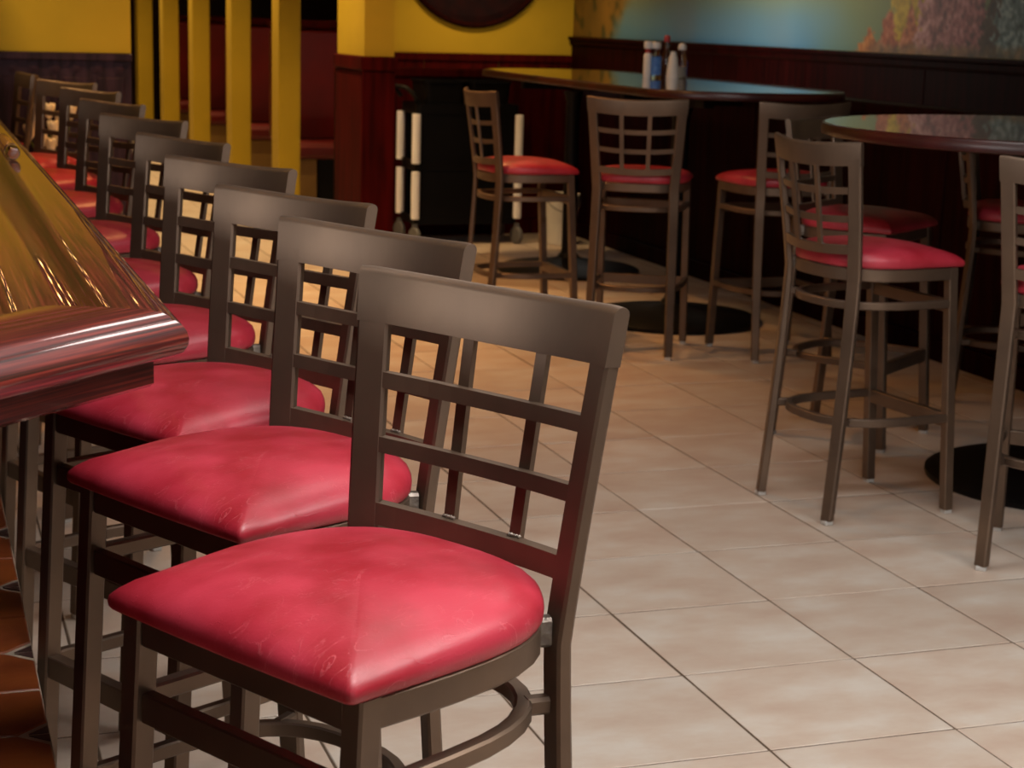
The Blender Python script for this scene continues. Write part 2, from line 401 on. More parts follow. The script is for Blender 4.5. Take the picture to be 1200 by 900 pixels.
# ---- back wall
wb = struct(obj('wall_back', box(2.12, XR+.2, YB, YB+.15, 0, ZC), 'yellow_plaster'), 'yellow wall over dark red wainscot with a round mirror')
for k in range(3):
    x0 = 2.12+k*.693; obj('wainscot_panel', box(x0+.004, x0+.689, YB-.02, YB, .10, 1.0, .003), 'mahogany', wb)
obj('baseboard', box(2.12, XR, YB-.03, YB, 0, .098, .004), 'mahogany', wb); obj('cap_rail', box(2.12, XR, YB-.035, YB, 1.0, 1.067, .006), 'mahogany', wb)
# ---- low dark red partition between the bar floor and the mural side
pw = struct(obj('wall_partition', box(XP+.02, XP+.13, -9, YP+.13, 0, ZP-.05), 'mahogany_shaded'), 'low dark red panelled partition behind the high tables')
obj('partition_core', box(1.03, XP+.02, YP+.02, YP+.13, 0, ZP-.05), 'mahogany_shaded', pw)
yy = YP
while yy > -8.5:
    obj('partition_panel', box(XP, XP+.02, yy-.896, yy-.004, .10, ZP-.055, .003), 'mahogany_shaded', pw); yy -= .9
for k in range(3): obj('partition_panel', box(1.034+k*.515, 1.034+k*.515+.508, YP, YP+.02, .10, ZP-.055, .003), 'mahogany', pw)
obj('baseboard', box(XP-.012, XP+.02, -9, YP, 0, .096, .004), 'mahogany_shaded', pw); obj('baseboard', box(1.03, XP-.014, YP-.012, YP+.02, 0, .096, .004), 'mahogany', pw)
obj('cap_rail', box(XP-.02, XP+.15, -9, YP+.15, ZP-.05, ZP, .006), 'mahogany_shaded', pw); obj('cap_rail', box(1.03, XP-.022, YP-.02, YP+.15, ZP-.05, ZP, .006), 'mahogany', pw)

# ---- pillar beside the opening
pl = struct(obj('pillar', box(.762, .925, 4.30, 4.92, 1.167, ZC), 'yellow_plaster'), 'yellow pillar with dark red panelled base')
obj('pillar_panel', box(.755, .932, 4.293, 4.927, .10, 1.09, .004), 'mahogany', pl)
obj('corner_strip', box(.748, .762, 4.286, 4.30, .1, 1.09, .002), 'mahogany', pl)
obj('cap_rail', box(.742, .945, 4.28, 4.94, 1.092, 1.166, .006), 'mahogany', pl)
obj('baseboard', box(.745, .942, 4.283, 4.937, 0, .098, .004), 'mahogany', pl)

# ---- wall at the end of the bar (yellow over purple tin dado)
wl = struct(obj('wall_left', box(-6, -.497, YL, YL+.14, 1.168, ZC), 'yellow_plaster'), 'yellow wall over a dark purple grey pressed dado at the end of the bar')
obj('dado', box(-6, -.497, YL, YL+.14, 0, 1.13), 'tin_purple', wl)
obj('dado_rail', box(-6, -.492, YL-.02, YL+.15, 1.13, 1.166, .004), 'tin_purple', wl)
bmr = bmesh.new()
orn0 = None
for k in range(26):
    x = -.56-k*.1
    if orn0 is None:
        orn0 = obj('dado_rosette', lathe([(.03, -.002), (.028, .002), (.016, .004), (.006, .006), (0, .006)], 8), 'tin_purple', wl); o = orn0
    else:
        o = orn0.copy(); C.objects.link(o)
    o.rotation_euler = (pi/2, 0, 0); o.location = (x, YL, 1.095); o.parent = wl
for k in range(16):
    x = -.53-k*.16
    obj('dado_panel', box(x-.13, x, YL-.008, YL, .12, 1.05, .004), 'tin_purple', wl)

# ---- outer shell of the room (mostly unseen, closes the light)
struct(obj('wall_far', box(-6, 6, 15.6, 15.8, 0, ZC), 'dark_brown'), 'dark far wall of the next room')
struct(obj('wall_next_room', box(XR+.2, XR+.35, YB-.2, 15.6, 0, ZC), 'dark_brown'), 'dark side wall of the next room')
ws = struct(obj('wall_bar_side', box(-6, -5.85, -1.6, 15.6, 0, ZC), 'yellow_plaster'), 'yellow wall behind the bar')
obj('wall_piece', box(-6, -5.85, -9, -4.4, 0, ZC), 'yellow_plaster', ws); obj('wall_piece', box(-6, -5.85, -4.4, -1.6, 0, 1.05), 'yellow_plaster', ws); obj('wall_piece', box(-6, -5.85, -4.4, -1.6, 2.45, ZC), 'yellow_plaster', ws)
w2 = struct(obj('window_2', box(-5.93, -5.925, -4.4, -1.6, 1.05, 2.45), 'window_glass'), 'side window behind the bar')
for y in (-4.4, -3.03, -1.66): obj('window_frame', box(-5.96, -5.89, y, y+.06, 1.05, 2.45, .004), 'pane_frame', w2)
wf = struct(obj('wall_front', box(-6, 6, -9, -8.85, 0, .9), 'plaster_front'), 'front wall with the shop window')
obj('window_header', box(-6, 6, -9, -8.85, 2.6, ZC), 'plaster_front', wf)
obj('window_pier', box(-6, -2.4, -9, -8.85, .9, 2.6), 'plaster_front', wf)
obj('window_pier', box(2.7, 6, -9, -8.85, .9, 2.6), 'plaster_front', wf)
w1 = struct(obj('window_1', box(-2.4, 2.7, -8.94, -8.935, .9, 2.6), 'window_glass'), 'wide shop window')
for x in (-2.4, -.72, .96, 2.64): obj('window_frame', box(x, x+.06, -8.98, -8.9, .9, 2.6, .004), 'pane_frame', w1)

# ---- colonnade of yellow posts behind the opening
NUM = ['nearest', 'second', 'third', 'fourth', 'farthest']
for k, (yc, wd) in enumerate(((6.52, .142), (8.28, .142), (10.15, .142), (11.95, .146), (13.85, .152))):
    t = thing('yellow_post', NUM[k]+' of the five yellow posts left of the dark red pillar', 'post', (.75, yc, 0), 0, 'yellow posts in a row')
    obj('shaft', box(0, wd, 0, .24, .12, ZC-.0, .006), 'yellow_plaster', t)
    obj('plinth', box(-.012, wd+.012, -.012, .252, 0, .12, .006), 'mahogany', t)

# ================================================================== BAR
bar = thing('bar_counter', 'varnished red wood bar counter with moulded rail and cut corner', 'bar', (-1.6, 0, 0))
BX = 1.6
EX = -1.273+BX
path = [(EX-.016, 3.88), (EX, -3.115), (EX-.62, -3.735), (EX-3.2, -3.735)]   # outer edge, bar side on the right of travel
def rail(path2, prof, name, mname, m0=None, m1=None):
    """sweep with mitred ends, UV: u along, v across"""
    rings = []; us = []
    P = [Vector((p[0], p[1], 0)) for p in path2]
    for i, p in enumerate(P):
        a = m0 if i == 0 and m0 is not None else (P[i-1] if i > 0 else None)
        b = m1 if i == len(P)-1 and m1 is not None else (P[i+1] if i < len(P)-1 else None)
        d1 = (p-a).normalized() if a is not None else (b-p).normalized(); d2 = (b-p).normalized() if b is not None else d1
        t = (d1+d2).normalized(); nn = Vector((t.y, -t.x, 0)); k = 1/t.dot(d1)
        rings.append([p+nn*(q[0]*k)+Vector((0, 0, q[1])) for q in prof]); us.append(0 if i == 0 else us[-1]+(P[i]-P[i-1]).length)
    b_ = bmesh.new(); V = [[b_.verts.new(q) for q in r] for r in rings]; uvl = b_.loops.layers.uv.new('UVMap'); m = len(prof)
    vs = [0]
    for i in range(m): vs.append(vs[-1]+(Vector(prof[(i+1) % m])-Vector(prof[i])).length)
    for ri in range(len(V)-1):
        for i in range(m):
            j = (i+1) % m; f = b_.faces.new((V[ri][i], V[ri][j], V[ri+1][j], V[ri+1][i]))
            for lp, (uu, vv) in zip(f.loops, ((us[ri], vs[i]), (us[ri], vs[i+1]), (us[ri+1], vs[i+1]), (us[ri+1], vs[i]))): lp[uvl].uv = (uu, vv)
    b_.faces.new(list(reversed(V[0]))); b_.faces.new(V[-1])
    o = obj(name, b_, mname, bar); return autosmooth(o, 35)
# profile n = distance inward from the outer edge
NOSE = [(.030, 1.020), (.016, 1.021), (.006, 1.026), (.001, 1.034), (.000, 1.041), (.002, 1.049), (.007, 1.056), (.014, 1.0605), (.017, 1.0610), (.020, 1.0650), (.028, 1.0688), (.036, 1.0700)]
RP_LONG = NOSE+[(.056, 1.0706), (.074, 1.0706), (.080, 1.0690), (.085, 1.0640), (.090, 1.0560), (.097, 1.0490), (.108, 1.0440), (.124, 1.0420), (.140, 1.0430), (.152, 1.0462), (.161, 1.0490), (.168, 1.0490), (.175, 1.0455), (.181, 1.0402), (.204, 1.0400), (.204, 1.020)]
RP_END = NOSE+[(.060, 1.0712), (.100, 1.0722), (.134, 1.0718), (.146, 1.0705), (.153, 1.0660), (.157, 1.0580), (.162, 1.0480), (.170, 1.0420), (.184, 1.0402), (.204, 1.0400), (.204, 1.020)]
# travel goes towards the camera (−Y): the bar body is on the right (−X); nn = (t.y,-t.x) = (-1,0) OK
seg = [Vector((p[0], p[1], 0)) for p in path]
rail(path[0:2], RP_LONG, 'edge_rail', 'bar_wood', m1=seg[2])
rail(path[1:3], RP_END, 'edge_rail', 'bar_wood', m0=seg[0], m1=seg[3])
rail(path[2:4], RP_END, 'edge_rail', 'bar_wood', m0=seg[1])
AP = [(.040, .987), (.036, .991), (.036, 1.014), (.040, 1.0195), (.07, 1.0195), (.07, .987)]
rail(path, AP, 'rail_apron', 'bar_wood')
def inset(d):
    q = 1/math.cos(pi/8)
    return [(EX-d, 3.88), (EX-d, -3.115+d*math.tan(pi/8)), (EX-.62-d*math.tan(pi/8), -3.735+d), (EX-3.2, -3.735+d), (EX-3.2, 3.88)]
bt = prism([(x, y) for x, y in inset(.2045)], 1.019, 1.0398)
uvl = bt.loops.layers.uv.new('UVMap')
for f in bt.faces:
    for lp in f.loops: lp[uvl].uv = (lp.vert.co.y, lp.vert.co.x*.5)
obj('bar_top', bt, 'bar_wood', bar)
obj('bar_body', prism(inset(.26), 0.0, 1.0185), 'mahogany', bar)

# terracotta foot ledge along the bar
LZ = .29; LX = -1.3745
led = struct(obj('foot_ledge', box(-1.62, LX-.003, -3.9, 3.88, 0, LZ-.002), 'ledge_grout'), 'low terracotta tiled ledge along the foot of the bar')
TP = .1855; y_first = -1.599; gg = .006
for k in range(-13, 30):
    ya = y_first+TP*(k-1)+gg/2; yb = y_first+TP*k-gg/2        # tile between line k-1 and k
    if yb > 3.8 or ya < -3.85: continue
    clip_hi = (k % 2 == 0); clip_lo = not clip_hi               # inserts sit on even lines
    x0, x1 = -1.60, LX-.0045
    dx, dy = .046, .044
    poly = [(x0, ya)]
    poly += [(x1-dx, ya), (x1, ya+dy)] if clip_lo else [(x1, ya)]
    poly += [(x1, yb-dy), (x1-dx, yb)] if clip_hi else [(x1, yb)]
    poly += [(x0, yb)]
    obj('ledge_tile', prism(poly, LZ-.03, LZ+random.uniform(0, .001), bev=.002), 'terracotta', led)
    e = .005
    if clip_hi: ins = [(x1-dx+.016, yb), (x1, yb), (x1, yb-dy+.016)]
    else: ins = [(x1-dx+.016, ya), (x1, ya+dy-.016), (x1, ya)]
    if clip_hi: ins = [ins[0], ins[2], ins[1]]
    obj('tile_insert', prism(ins, LZ-.03, LZ-.0005), 'terracotta_insert', led)

# ================================================================== BAR STOOL (one model, copied)
XT, YT, YS_, XRF, YRF = -.046, .1885, .1612, -.0485, .1717
def bx(z):
    if z >= .70:
        t = (z-.70)/.38; return XT*(t**1.15)
    t = 1-z/.70; return XRF*(t**1.35)
def by(z):
    if z >= .70: return YS_+(YT-YS_)*((z-.70)/.38)
    return YS_+(YRF-YS_)*(1-z/.70)
RB = .46     # plan radius of the curved back
def arc_x(y, half): return -(math.sqrt(RB*RB-y*y)-math.sqrt(RB*RB-half*half))
DIP = .009
def back_pt(y, z):   # centre line of the back sheet at lateral y, height z
    h = by(z); q = max(0, 1-(y/h)**2); return (bx(z)+arc_x(min(abs(y), h+.03), h), y, z-DIP*q)
def arc_bar(y0, y1, z0, z1, th, off=0, n=12, round_top=False, y1b=None):
    """bar following the curved back between heights z0,z1, thickness th, leaning with it"""
    rings = []
    for i in range(n+1):
        y = y0+(y1-y0)*i/n
        yb = y if y1b is None else y*y1b/y1
        pb = Vector(back_pt(yb, z0)); pt = Vector(back_pt(y, z1))
        ph = math.asin(max(-1, min(1, y/RB))); nx = Vector((math.cos(ph), -math.sin(ph), 0))
        # concave towards +x: normal points towards the arc centre (forward)
        pb = pb+nx*off; pt = pt+nx*off; h = th/2
        if round_top:
            up = (pt-pb).normalized(); r = []
            r.append(pb+nx*h); base = pt-up*h
            for a in range(0, 7):
                t = pi*a/6; r.append(base+nx*(h*math.cos(t))+up*(h*math.sin(t)))
            r.append(pb-nx*h); rings.append(r)
        else:
            rings.append([pb+nx*h, pt+nx*h, pt-nx*h, pb-nx*h])
    return loft(rings)
def u_path(wd, xf, xm, xr, n=18, ex=2.15, wf=None):
    wf = wf or wd; P = [(xf, wf, 0), (xf-.03, wf+(wd-wf)*.45, 0), (xf-.06, wf+(wd-wf)*.8, 0)]
    for i in range(n+1):
        a = pi*i/n; c = math.cos(a); s_ = math.sin(a)
        P.append((xm-(xm-xr)*(abs(s_)**(2/ex)), wd*math.copysign(abs(c)**(2/ex), c), 0))
    P += [(xf-.06, -wf-(wd-wf)*.8, 0), (xf-.03, -wf-(wd-wf)*.45, 0), (xf, -wf, 0)]; return P
def rectprof(wd, z0, z1, bev=.003):
    h = wd/2
    return [(-h+bev, z0), (h-bev, z0), (h, z0+bev), (h, z1-bev), (h-bev, z1), (-h+bev, z1), (-h, z1-bev), (-h, z0+bev)]
ZSF = .727
def make_stool():
    t = thing('bar_stool', 'bronze metal bar stool with red vinyl seat', 'bar stool')
    # rear legs = back posts
    for s in (1, -1):
        rings = []; zs = [.012, .1, .2, .3, .4, .48, .55, .61, .66, .70, .75, .80, .86, .92, .98, 1.035]
        toe = .40
        for z in zs:
            c = Vector((bx(z), s*by(z), z)); n = Vector((math.cos(toe), -s*math.sin(toe), 0)); l = Vector((n.y*-1, n.x, 0))
            W, T, b = .0205, .009, .0035
            if z < .70: k = z/.70; W = .0165+.004*k; T = .0125-.0035*k
            rings.append([c+l*a+n*d for a, d in ((W-b, -T), (W, -T+b), (W, T-b), (W-b, T), (-W+b, T), (-W, T-b), (-W, -T+b), (-W+b, -T))])
        autosmooth(obj('rear_leg', loft(rings), 'bronze_metal', t), 30)
        gl = obj('foot_glide', box(bx(0)-.013, bx(0)+.013, s*by(0)-.014, s*by(0)+.014, 0, .0125, .002), 'glide_plastic', t)
    # front legs
    def fx(z): return .361+(.3177-.361)*z/ZSF
    def fy(z): return .1883+(.1818-.1883)*z/ZSF
    for s in (1, -1):
        rings = []
        for z in (.012, .36, ZSF-.001):
            cx, cy = fx(z), s*fy(z); h, b = .015, .003
            rings.append([(cx+a, cy+d, z) for a, d in ((-h+b, -h), (h-b, -h), (h, -h+b), (h, h-b), (h-b, h), (-h+b, h), (-h, h-b), (-h, -h+b))])
        autosmooth(obj('front_leg', loft(rings), 'bronze_metal', t), 30)
        obj('foot_glide', box(fx(0)-.013, fx(0)+.013, s*fy(0)-.013, s*fy(0)+.013, 0, .0125, .002), 'glide_plastic', t)
    # seat frame, stretchers
    autosmooth(obj('seat_frame', sweep(u_path(.192, .308, .20, -.018, ex=2.8, wf=.1862), rectprof(.020, ZSF-.036, ZSF)), 'bronze_metal', t), 30)
    obj('front_apron', box(.310, .330, -.167, .167, ZSF-.040, ZSF-.002, .002), 'bronze_metal', t)
    zu = .632
    autosmooth(obj('stretcher_ring', sweep(u_path(fy(zu)+.004, fx(zu)-.013, .20, -.018, ex=2.6), rectprof(.020, zu-.022, zu)), 'bronze_metal', t), 30)
    obj('front_stretcher', box(fx(zu)-.010, fx(zu)+.008, -fy(zu)+.0145, fy(zu)-.0145, zu-.036, zu, .002), 'bronze_metal', t)
    zl = .298
    autosmooth(obj('foot_ring', sweep(u_path(fy(zl)+.004, fx(zl)-.013, .19, bx(zl)-.006, ex=2.6), rectprof(.020, zl-.024, zl)), 'bronze_metal', t), 30)
    obj('foot_rest', box(fx(zl)-.012, fx(zl)+.012, -fy(zl)+.0145, fy(zl)-.0145, zl-.040, zl, .002), 'bronze_metal', t)
    # weld tabs between rings and rear legs
    for s in (1, -1):
        for zc, hh in ((ZSF, .036), (zu, .022), (zl, .024)):
            x0 = bx(zc-.01)+.006; a = Vector((x0, s*(by(zc)-.010), 0)); ringw = {ZSF: (.192, .20, -.018), zu: (fy(zu)+.004, .20, -.018), zl: (fy(zl)+.004, .19, bx(zl)-.006)}[zc]
            yy = s*(by(zc)-.022); q = abs(yy)/ringw[0]; xx = ringw[1]-(ringw[1]-ringw[2])*((1-q**2.6)**(1/2.6)); bq = Vector((xx-.003, yy, 0))
            d = (bq-a); 
            if d.length < .012: bq = a+Vector((.018, -s*.004, 0))
            autosmooth(obj('weld_tab', sweep([(a.x, a.y, 0), ((a.x+bq.x)/2, (a.y+bq.y)/2, 0), (bq.x, bq.y, 0)], rectprof(.020, zc-hh+.002, zc+.001, .004)), 'weld_steel' if zc > .7 else 'bronze_metal', t), 30)
    # back: top rail, two cross bars, lower rail, two slats
    autosmooth(obj('top_rail', arc_bar(-.2078, .2078, 1.016, 1.082, .0182, n=24, round_top=True, y1b=.2029), 'bronze_metal', t), 35)
    for z0, z1 in ((.938, .957), (.859, .878)):
        obj('cross_bar', arc_bar(-by(z0)+.014, by(z0)-.014, z0, z1, .012, .002, n=10), 'bronze_metal', t)
    obj('lower_rail', arc_bar(-by(.78)+.014, by(.78)-.014, .770, .797, .016, 0, n=10), 'bronze_metal', t)
    for s in (1, -1):
        rings = []
        for z in (.795, .86, .93, 1.018):
            c = Vector(back_pt(s*.056*(by(z)/.175), z)); c.x -= .007; h, q = .0085, .004
            rings.append([c+Vector((q, -h, 0)), c+Vector((q, h, 0)), c+Vector((-q, h, 0)), c+Vector((-q, -h, 0))])
        sl = obj('slat', loft(rings), 'bronze_metal', t)
        c = back_pt(s*.056*(by(.8)/.175), .7985)
        wb_ = bmesh.new()
        for i in range(5): bmesh.ops.create_icosphere(wb_, subdivisions=1, radius=.003, matrix=Matrix.Translation((c[0]-.003, c[1]-.008+.004*i, c[2]+.0005*(i % 2))))
        obj('weld_bead', wb_, 'weld_steel', sl)
    # seat cushion
    def outline(n_arc=28):
        hw, xf, xm, xr, rc = .207, .353, .20, -.027, .008
        P = []
        for i in range(n_arc+1):                  # back arc from +y to -y
            a = pi*i/n_arc; c, s_ = math.cos(a), math.sin(a)
            P.append(Vector((xm-(xm-xr)*abs(s_)**(2/2.75), hw*math.copysign(abs(c)**(2/2.75), c), 0)))
        for i in range(1, 6): P.append(Vector((xm+(xf-rc-xm)*i/5, -hw+.004*(i/5), 0)))
        for i in range(1, 5): a = pi/2*i/4; P.append(Vector((xf-rc+rc*math.sin(a), -hw+.004+rc-rc*math.cos(a), 0)))
        for i in range(1, 12): P.append(Vector((xf+.004*math.sin(pi*i/12), (-hw+.004+rc)*(1-2*i/12), 0)))
        for i in range(0, 4): a = pi/2*i/4; P.append(Vector((xf-rc+rc*math.cos(a), hw-.004-rc+rc*math.sin(a), 0)))
        for i in range(0, 5): P.append(Vector((xf-rc-(xf-rc-xm)*i/5, hw-.004+.004*i/5, 0)))
        return P
    O = outline(); cen = Vector((.15, 0, 0)); b_ = bmesh.new(); rings = []
    def corner(p):   # thin the pad towards the front corners
        return smooth(.10, .36, math.hypot(max(0, p.x-.10), abs(p.y))-.02)
    for k, z in ((.93, .728), (.982, .729), (.996, .735), (1.0, .744), (.994, .7535), (.974, .763), (.932, .7720), (.86, .7785), (.74, .784), (.56, .788), (.34, .790), (.15, .791)):
        ring = []
        for p in O:      # inner rings round off towards an ellipse so that only the rim keeps the corners
            dx_, dy_ = p.x-cen.x, p.y; an = math.atan2(dy_, dx_); el = 1/math.sqrt((math.cos(an)/.185)**2+(math.sin(an)/.205)**2)
            r_ = math.hypot(dx_, dy_); wq = min(1, (1-k)*1.9) if k < .99 and z > .75 else 0; r2 = r_*(1-wq)+min(r_, el*1.04)*wq
            ring.append(b_.verts.new((cen.x+dx_/r_*r2*k, dy_/r_*r2*k, .728+(z-.728)*(1-.42*corner(p)*k**5))))
        rings.append(ring)
    n = len(O)
    for a, b in zip(rings[:-1], rings[1:]):
        for i in range(n): b_.faces.new((a[i], a[(i+1) % n], b[(i+1) % n], b[i]))
    cv = b_.verts.new((cen.x, 0, .7912))
    for i in range(n): b_.faces.new((rings[-1][i], rings[-1][(i+1) % n], cv))
    b_.faces.new(list(reversed(rings[0])))
    inner = [v for r in rings[6:] for v in r]+[cv]
    for _ in range(10): bmesh.ops.smooth_vert(b_, verts=inner, factor=.5, use_axis_x=False, use_axis_y=False, use_axis_z=True)
    obj('seat_cushion', b_, 'red_vinyl', t, smooth=True)
    return t
proto = make_stool()
BARG = 'stools along the bar'; TABG = 'stools around the high tables'
SPOTS = [
 ((-0.955, -3.07, 3.644), 'bar stool nearest the camera, in full view at the bar corner', BARG),
 ((-0.952, -2.521, 3.611), 'second bar stool from the camera in the row along the bar', BARG),
 ((-0.963, -2.011, 3.627), 'third bar stool from the camera in the row along the bar', BARG),
 ((-0.96, -1.358, 3.637), 'fourth bar stool from the camera in the row along the bar', BARG),
 ((-0.955, -0.658, 3.533), 'fifth bar stool from the camera in the row along the bar', BARG),
 ((-0.943, 0.17, 3.62), 'sixth bar stool from the camera in the row along the bar', BARG),
 ((-0.939, 1.019, 3.539), 'seventh bar stool from the camera in the row along the bar', BARG),
 ((-0.925, 1.876, 3.578), 'eighth bar stool from the camera in the row along the bar', BARG),
 ((-0.946, 2.633, 3.655), 'ninth bar stool from the camera, second last before the yellow wall', BARG),
 ((-1.065, 3.45, 3.25), 'last bar stool of the bar row, cut by the left picture edge', BARG),
 ((0.914, -0.502, 0.114), 'bar stool at the round high table, nearest one seen whole from behind', TABG),
 ((1.42, 0.46, -0.93), 'shadowed bar stool tucked behind the round table, partly hidden by another stool', TABG),
 ((1.239, -1.24, 0.846), 'bar stool in front of the round table, cut by the right picture edge', TABG),
 ((2.12, 0.57, -0.62), 'dark bar stool on the far side of the round table near the mural wall', TABG),
 ((0.856, 2.43, 0.017), 'bar stool seen from the side at the long table, left of the others', TABG),
 ((1.315, 1.849, 1.043), 'bar stool with its window grid back to camera at the long table end', TABG),
 ((1.945, 1.633, 1.58), 'bar stool at the long table end nearest the mural, partly behind another stool back', TABG),
]
for i, ((x, y, a), lab, grp) in enumerate(SPOTS):
    o = proto if i == 0 else copy_tree(proto)
    o.location = (x, y, 0); o.rotation_euler = (0, 0, a); o['label'] = lab; o['group'] = grp

# ================================================================== HIGH TABLES
TZ = 1.10
def pedestal(t, x, y, r):
    autosmooth(obj('base', lathe([(r-.004, 0), (r, .006), (r, .018), (r*.93, .030), (r*.55, .052), (r*.25, .068), (.06, .085), (.052, .10), (0, .10)], 48, (x, y, 0)), 'black_iron', t), 35)
    autosmooth(obj('column', lathe([(.05, .09), (.04, .12), (.04, TZ-.16), (.055, TZ-.10), (0, TZ-.10)], 24, (x, y, 0)), 'black_iron', t), 35)
    sp = bmesh.new(); box(x-.3, x+.3, y-.025, y+.025, TZ-.09, TZ-.039, bm=sp); box(x-.025, x+.025, y-.3, y+.3, TZ-.089, TZ-.040, bm=sp)
    obj('top_spider', sp, 'black_iron', t)
def table_top(t, outline):
    def off(d): 
        n = len(outline); R = []
        for i in range(n):
            p = Vector(outline[i]); a = Vector(outline[i-1]); b = Vector(outline[(i+1) % n]); tt = (b-a).normalized(); R.append(p-Vector((tt.y, -tt.x))*d)
        return R
    lv = ((.04, TZ-.038), (.012, TZ-.038), (.002, TZ-.034), (0, TZ-.028), (.001, TZ-.010), (.005, TZ-.003), (.012, TZ-.0006), (.04, TZ-.0006))
    autosmooth(obj('edge_band', loft([[(q.x, q.y, z) for q in off(d)] for d, z in lv]), 'edge_wood', t), 40)
    obj('table_top', loft([[(q.x, q.y, z) for q in off(d)] for d, z in ((.0125, TZ-.012), (.0125, TZ-.0002), (.0135, TZ))]), 'table_wood', t)
t = thing('round_high_table', 'round dark red high table by the mural, cut by the right edge', 'table', group='high tables')
table_top(t, [(1.85+.80*math.cos(2*pi*i/72), -.40+.80*math.sin(2*pi*i/72)) for i in range(72)])
pedestal(t, 1.87, -.41, .43)
t = thing('long_high_table', 'long glossy dark red high table with rounded ends along the mural wall', 'table', group='high tables')
table_top(t, rrect(1.52, 2.50, 1.95, 4.98, .42, 12))
pedestal(t, 1.87, 2.66, .42); pedestal(t, 1.95, 4.3, .40)

# ================================================================== CONDIMENTS on the long table
cx0, cy0 = 2.235, 3.66
o = thing('sugar_dispenser', 'white cone shaped pourer in front of the red capped bottle', 'shaker', (cx0, cy0-.05, TZ), group='table condiments')
autosmooth(obj('body', lathe([(.033, 0), (.034, .006), (.030, .05), (.022, .105), (.016, .122), (0, .124)], 20), 'salt_white', o), 50)
obj('collar', lathe([(.012, .12), (.016, .124), (.014, .136), (0, .138)], 16), 'white_cap', o)
o = thing('sauce_bottle', 'slim dark sauce bottle with a red cap', 'bottle', (cx0+.005, cy0+.05, TZ), group='table condiments')
autosmooth(obj('body', lathe([(.026, 0), (.027, .01), (.027, .10), (.012, .14), (.011, .19), (0, .19)], 18), 'brown_glass', o), 50)
obj('cap', lathe([(.016, .185), (.017, .19), (.016, .213), (.012, .218), (0, .218)], 16), 'ketchup_red', o)
o = thing('sauce_bottle', 'squat bottle with a blue label and white cap', 'bottle', (cx0-.075, cy0, TZ), group='table condiments')
autosmooth(obj('body', lathe([(.026, 0), (.028, .008), (.028, .10), (.015, .125), (.014, .155), (0, .155)], 18), 'clear_glass', o), 50)
obj('label_band', lathe([(.0286, .015), (.0288, .017), (.0288, .105), (.0286, .107), (.0275, .107), (.0275, .015)], 18), 'label_blue', o)
obj('cap', lathe([(.022, .150), (.024, .155), (.024, .178), (.020, .184), (0, .184)], 16), 'white_cap', o)
o = thing('sauce_bottle', 'white bottle with a red neck band left of the blue labelled bottle', 'bottle', (cx0-.115, cy0+.015, TZ), group='table condiments')
autosmooth(obj('body', lathe([(.020, 0), (.022, .008), (.022, .115), (.012, .13), (0, .13)], 18), 'white_cap', o), 50)
obj('neck_band', lathe([(.014, .128), (.015, .132), (.014, .15), (0, .15)], 16), 'ketchup_red', o)
obj('cap', lathe([(.020, .148), (.023, .152), (.023, .18), (.019, .186), (0, .186)], 16), 'white_cap', o)
o = thing('salt_shaker', 'clear glass shaker with a white cap and navy label, rightmost', 'shaker', (cx0+.075, cy0+.01, TZ), group='table condiments')
autosmooth(obj('body', lathe([(.026, 0), (.028, .008), (.027, .09), (.019, .12), (.016, .15), (0, .15)], 18), 'clear_glass', o), 50)
obj('filling', lathe([(.022, .006), (.023, .06), (0, .062)], 14), 'salt_white', o)
obj('label_band', box(.024, .029, -.014, .014, .015, .09, .001), 'label_navy', o)
obj('cap', lathe([(.020, .146), (.022, .15), (.021, .168), (.014, .178), (0, .18)], 16), 'white_cap', o)

# ================================================================== ROUND MIRROR on the back wall
o = thing('round_wall_mirror', 'dark round mirror in a wide wooden frame on the yellow wall', 'mirror', (3.27, YB-.002, 1.985))
rim = obj('frame', lathe([(.65, 0), (.697, 0), (.70, .012), (.693, .030), (.678, .036), (.66, .030), (.65, .015)], 80), 'mahogany_shaded', o); autosmooth(rim, 35)
rim.rotation_euler = (pi/2, 0, 0)
gl = obj('mirror_glass', lathe([(.655, .002), (.655, .015), (.60, .020), (0, .020)], 80), 'mirror_dark', o); gl.rotation_euler = (pi/2, 0, 0)

# ================================================================== SERVICE CART and bucket by the back wall
ct = thing('service_cart', 'black utility cart with white upright tubes on casters by the back wall', 'cart', (1.39, 5.50, 0))
cw, cdp = .66, .36
for x in (0, cw):
    for y in (0, cdp):
        obj('caster_fork', box(x-.014, x+.014, y-.012, y+.012, .075, .13, .002), 'grey_rubber', ct)
        wl_ = obj('caster_wheel', lathe([(.02, -.014), (.05, -.014), (.055, -.008), (.055, .008), (.05, .014), (.02, .014)], 20), 'grey_rubber', ct); wl_.rotation_euler = (0, pi/2, .3); wl_.location = (x, y, .056)
        for z0, z1 in ((.16, .45), (.50, .80)):
            obj('upright_tube', lathe([(.024, z0), (.026, z0+.004), (.026, z1-.004), (.024, z1)], 14, (x, y, 0)), 'white_tube', ct)
for z0, z1 in ((.125, .17), (.455, .515), (.80, .86)):
    P = rrect(-.0, cw, -.0, cdp, .03, 4)
    b_ = loft([[(x, y, z0) for x, y in P], [(x, y, z1) for x, y in P], [(cw/2+(x-cw/2)*.94, cdp/2+(y-cdp/2)*.90, z1) for x, y in P], [(cw/2+(x-cw/2)*.93, cdp/2+(y-cdp/2)*.88, z0+.015) for x, y in P]])
    obj('tray', b_, 'black_plastic', ct)
obj('front_panel', box(.03, cw-.03, .004, .016, .14, .815, .002), 'black_plastic', ct)
obj('back_panel', box(.03, cw-.03, cdp-.016, cdp-.004, .14, .815, .002), 'black_plastic', ct)
